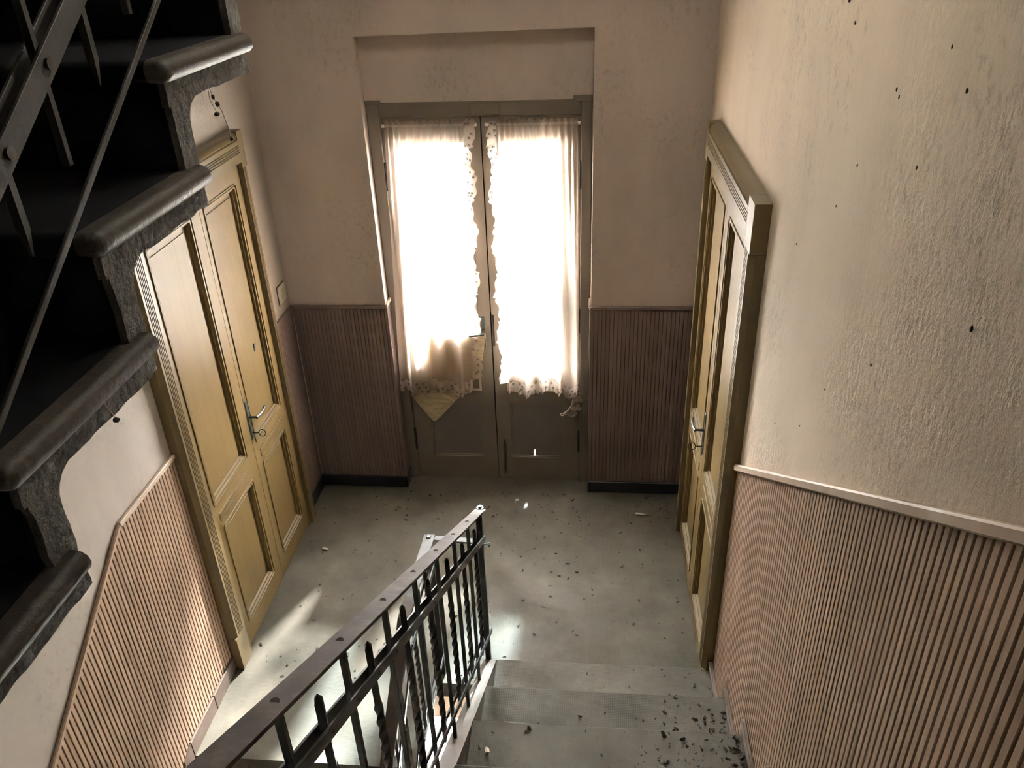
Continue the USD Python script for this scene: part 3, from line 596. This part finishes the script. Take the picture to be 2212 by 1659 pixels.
ys, ye = -1.455, -3.70
rail_line(rl, xr, [(ys + .012, hz(ys + .012)), (ye, hz(ye))], 0, .046, .009, 'handrail', RAILTOP)
rail_line(rl, xr, [(ys + .004, hz(ys)), (ye, hz(ye))], -.150, .006, .026, 'middle_rail', IRON, pair=.0115)
rail_line(rl, xr, [(ys + .03, hz(ys + .03)), (ye, hz(ye))], -.700, .006, .018, 'lower_rail', IRON, pair=.0115)
po = obj('post', cbox(xr - .012, xr + .012, -1.512, -1.488, .02, hz(-1.5) - .006, .002), IRON, rl)
obj('post_bolt', MB().add(disc((xr, -1.452, hz(-1.452) + .009), 'z', .016, .012, 6)).add(disc((xr, -1.452, hz(-1.452) + .018), 'z', .008, .010, 6)), BRASS, po)
obj('post_bolt', MB().add(tube([(xr + .012, -1.5, .845), (xr + .03, -1.5, .845), (xr + .034, -1.5, .845)], .004)).add(disc((xr + .036, -1.5, .845), 'x', .010, .008, 6)), BRASS, po)
for k in range(16):
    y = -1.632 - .131 * k
    if y < ye: break
    if k % 2 == 0: obj('twisted_bar', twisted((xr, y), hz(y) - .700 - .060, hz(y) - .058, .0072, 2.3), IRON, rl, smooth=45)
    else:
        obj('straight_bar', cbox(xr - .0062, xr + .0062, y - .0062, y + .0062, yz(y) - .005, hz(y) - .004, .001), IRON, rl)
        obj('rivet', disc((xr, y, hz(y) + .005), 'z', .0075, .0022, 12), RAILTOP, rl)
    for o in (-.15, -.70): obj('rivet', disc((xr + .0150, y, hz(y) + o), 'x', .004, .003, 8), IRON, rl)

r2 = thing('stair_railing', 'wrought iron railing of the lower flight behind the near railing', 'railing')
x2 = -.105; H2 = [(-1.43, .825), (-1.95, .865), (-3.3, .03)]
def h2(y): return float(np.interp(-y, [-p[0] for p in H2], [p[1] for p in H2]))
rail_line(r2, x2, H2, 0, .046, .009, 'handrail', RAILTOP)
L2 = [(-1.455, .825), (-1.93, .845), (-3.25, .03)]
rail_line(r2, x2, L2, -.15, .006, .026, 'middle_rail', IRON, pair=.0115)
rail_line(r2, x2, L2, -.70, .006, .018, 'lower_rail', IRON, pair=.0115)
p2 = obj('post', cbox(x2 - .012, x2 + .012, -1.462, -1.438, .0005, .820, .002), IRON, r2)
obj('post_bolt', cbox(x2 - .010, x2 + .010, -1.460, -1.440, .829, .836, .002), IRON, p2)
obj('cross_bar', bar((x2 + .023, -1.446, .822), (xr - .0125, -1.497, .856), .030, .008), RAILTOP, r2, label='pale flat bar joining the two railings')
for k in range(13):
    y = -1.585 - .131 * k
    if k % 2 == 0: obj('twisted_bar', twisted((x2, y), h2(y) - .76, h2(y) - .06, .0072, 2.3), IRON, r2, smooth=45)
    else: obj('straight_bar', cbox(x2 - .0062, x2 + .0062, y - .0062, y + .0062, h2(y) - .80, h2(y) - .004, .001), IRON, r2)
r3 = thing('stair_railing', 'black iron railing of the upper flight at the upper left', 'railing')
x3 = -.215; h3 = lambda y: 2.720 + .655 * (y + 3.253) + .36
S3 = [(-3.95, 0), (-2.30, 0)]
A3 = [(y, h3(y)) for y, _ in S3]
rail_line(r3, x3 - .006, A3, -.355, .006, .038, 'lower_rail', UPIRON, pair=.0135)
rail_line(r3, x3 + .006, A3, -.545, .006, .012, 'base_rail', UPIRON)
for k in range(12):
    y = -3.90 + .14 * k
    a = h3(y)
    if k % 2: obj('straight_bar', cbox(x3 - .0122, x3 + .0002, y - .0062, y + .0062, a - .50, a + .30, .001), UPIRON, r3)
    else: obj('twisted_bar', twisted((x3 - .006, y), a - .50, a + .28, .0063, 3), UPIRON, r3, smooth=45)
    obj('rivet', disc((x3 + .012, y, a - .355), 'x', .0095, .006, 10), IRON, r3)

# ------------------------------------------------------------------ small things
sw = thing('light_switch', 'ivory light switch plate on the left wall above the panelling', 'light switch')
obj('plate', cbox(XL + .0003, XL + .010, -.145, -.045, 1.315, 1.415, .004), SWPL, sw)
obj('shadow_gap', cbox(XL + .0002, XL + .004, -.149, -.041, 1.311, 1.421, .001), GROOVE, sw)
for a in (-.118, -.088): obj('rocker', cbox(XL + .0102, XL + .014, a, a + .022, 1.340, 1.390, .002), SWPL, sw)
# crumbs of dirt
def crumbs(n, place, r, smin, smax):
    m = MB()
    for k in range(n):
        x, y, z = place(r); s_ = smin + (smax - smin) * r.random() ** 2.5
        a = r.random() * 6.28; P = (r.random((7, 3)) - .5) * np.array([2.0, 1.0, .7]) * s_
        ca, sa = math.cos(a), math.sin(a); P = P @ np.array([[ca, sa, 0], [-sa, ca, 0], [0, 0, 1]])
        P[:, 2] -= P[:, 2].min(); m.add(hull(P + np.array([x, y, z + .0004])))
    return m
r = np.random.default_rng(11)
def on_floor(r):
    while True:
        x = XL + .07 + (XR - XL - .14) * r.random(); y = -.04 - 1.48 * r.random() ** (1.7 if r.random() < .6 else 1)
        return x, y, 0.
tag(obj('dirt_crumbs', crumbs(650, on_floor, r, .003, .0145), DIRTM, smooth=False), 'dark crumbs of dirt strewn over the landing floor', 'dirt', kind='stuff')
def on_step(r):
    i = int(r.choice(5, p=[.08, .17, .32, .33, .10])); y, z = RT[i]
    return XR - .03 - .9 * (.02 + .98 * r.random()) ** (2.0) * (1.0 if r.random() < .35 else .4), y - .01 - (RUN - .03) * r.random() ** .7, z
tag(obj('dirt_crumbs', crumbs(1000, on_step, r, .003, .016), DIRTM, smooth=False), 'dark crumbs and plaster dirt piled on the steps beside the right wall', 'dirt', kind='stuff')
tag(obj('plaster_rubble', crumbs(110, lambda r: (1.05 - .22 * r.random() ** 1.3, -.05 - .28 * r.random(), 0), r, .003, .014), RUBBLE, smooth=False), 'small plaster rubble in the corner beside the right door', 'rubble', kind='stuff')
for lab, c, sz in (('long pale plaster flake by the rubble in the far right corner', (.90, -.22, 0), (.055, .014, .008)), ('white plaster flake on the floor beside the left door', (-.93, -.62, 0), (.020, .013, .008)),
                   ('small white plaster flake in front of the glazed door', (.135, -.12, 0), (.012, .010, .006)), ('white plaster flake on the third step beside the iron railing', (.235, -2.30, RT[2][1]), (.010, .016, .008))):
    P = (np.random.default_rng(int(abs(c[0]) * 1000)).random((12, 3)) - .5) * 2 * np.array(sz); P[:, 2] -= P[:, 2].min()
    tag(obj('plaster_flake', hull(P + np.array(c) + [0, 0, .0005]), CHIP, smooth=False), lab, 'plaster flake')
# dead flies and holes on the right wall
m = MB()
for (y, z, s_) in [(-2.05, 2.92, .012), (-2.12, 2.88, .008), (-2.45, 2.80, .007), (-2.47, 2.79, .006), (-2.30, 2.62, .006), (-2.62, 2.70, .007), (-2.95, 2.55, .010), (-3.20, 2.35, .006), (-2.2, 2.5, .005), (-2.35, 2.1, .006), (-1.95, 1.75, .006), (-2.6, 2.3, .007), (-2.2, 1.9, .005), (-1.9, 2.3, .005), (-3.0, 2.9, .006), (-2.75, 2.85, .008), (-2.66, 2.90, .006)]:
    m.add(blob((XR - .0035, y, z), s_ * .45, r, (.5, .7, 1.3)))
tag(obj('wall_specks', m, DIRTM, smooth=False), 'scattered dark specks stuck to the right wall', 'specks', kind='stuff')
# cobweb hanging under the dark flight
cw = thing('cobweb', 'dusty cobweb thread hanging under the dark flight before the left door', 'cobweb')
A = np.array([-.235, -2.36, 2.815]); T = [A, A + [.0, .008, -.02], A + [.004, .014, -.036], A + [.006, .024, -.052], A + [.008, .034, -.085], A + [.009, .038, -.115]]
obj('thread', tube(T, .0010, 5), WEB, cw)
for i, s_ in ((1, .004), (2, .005), (5, .004)): obj('dust_clump', blob(T[i], s_, r, (1, .8, 1.3)), WEBD, cw, smooth=False)

for lab, (x, y, z) in (('dusty web wisp hanging from the tread end above the lower wainscot', (-.215, -3.02, 2.46)), ('dusty web wisp hanging from the highest visible tread end', (-.21, -2.42, 2.83))):
    wsp = thing('web_wisp', lab, 'cobweb')
    obj('thread', tube([(x, y, z), (x - .004, y + .006, z - .03), (x + .002, y + .012, z - .055)], .0008, 5), WEB, wsp)
    obj('dust_clump', blob((x + .002, y + .012, z - .060), .005, r, (1.2, 1, .9)), WEBD, wsp, smooth=False)
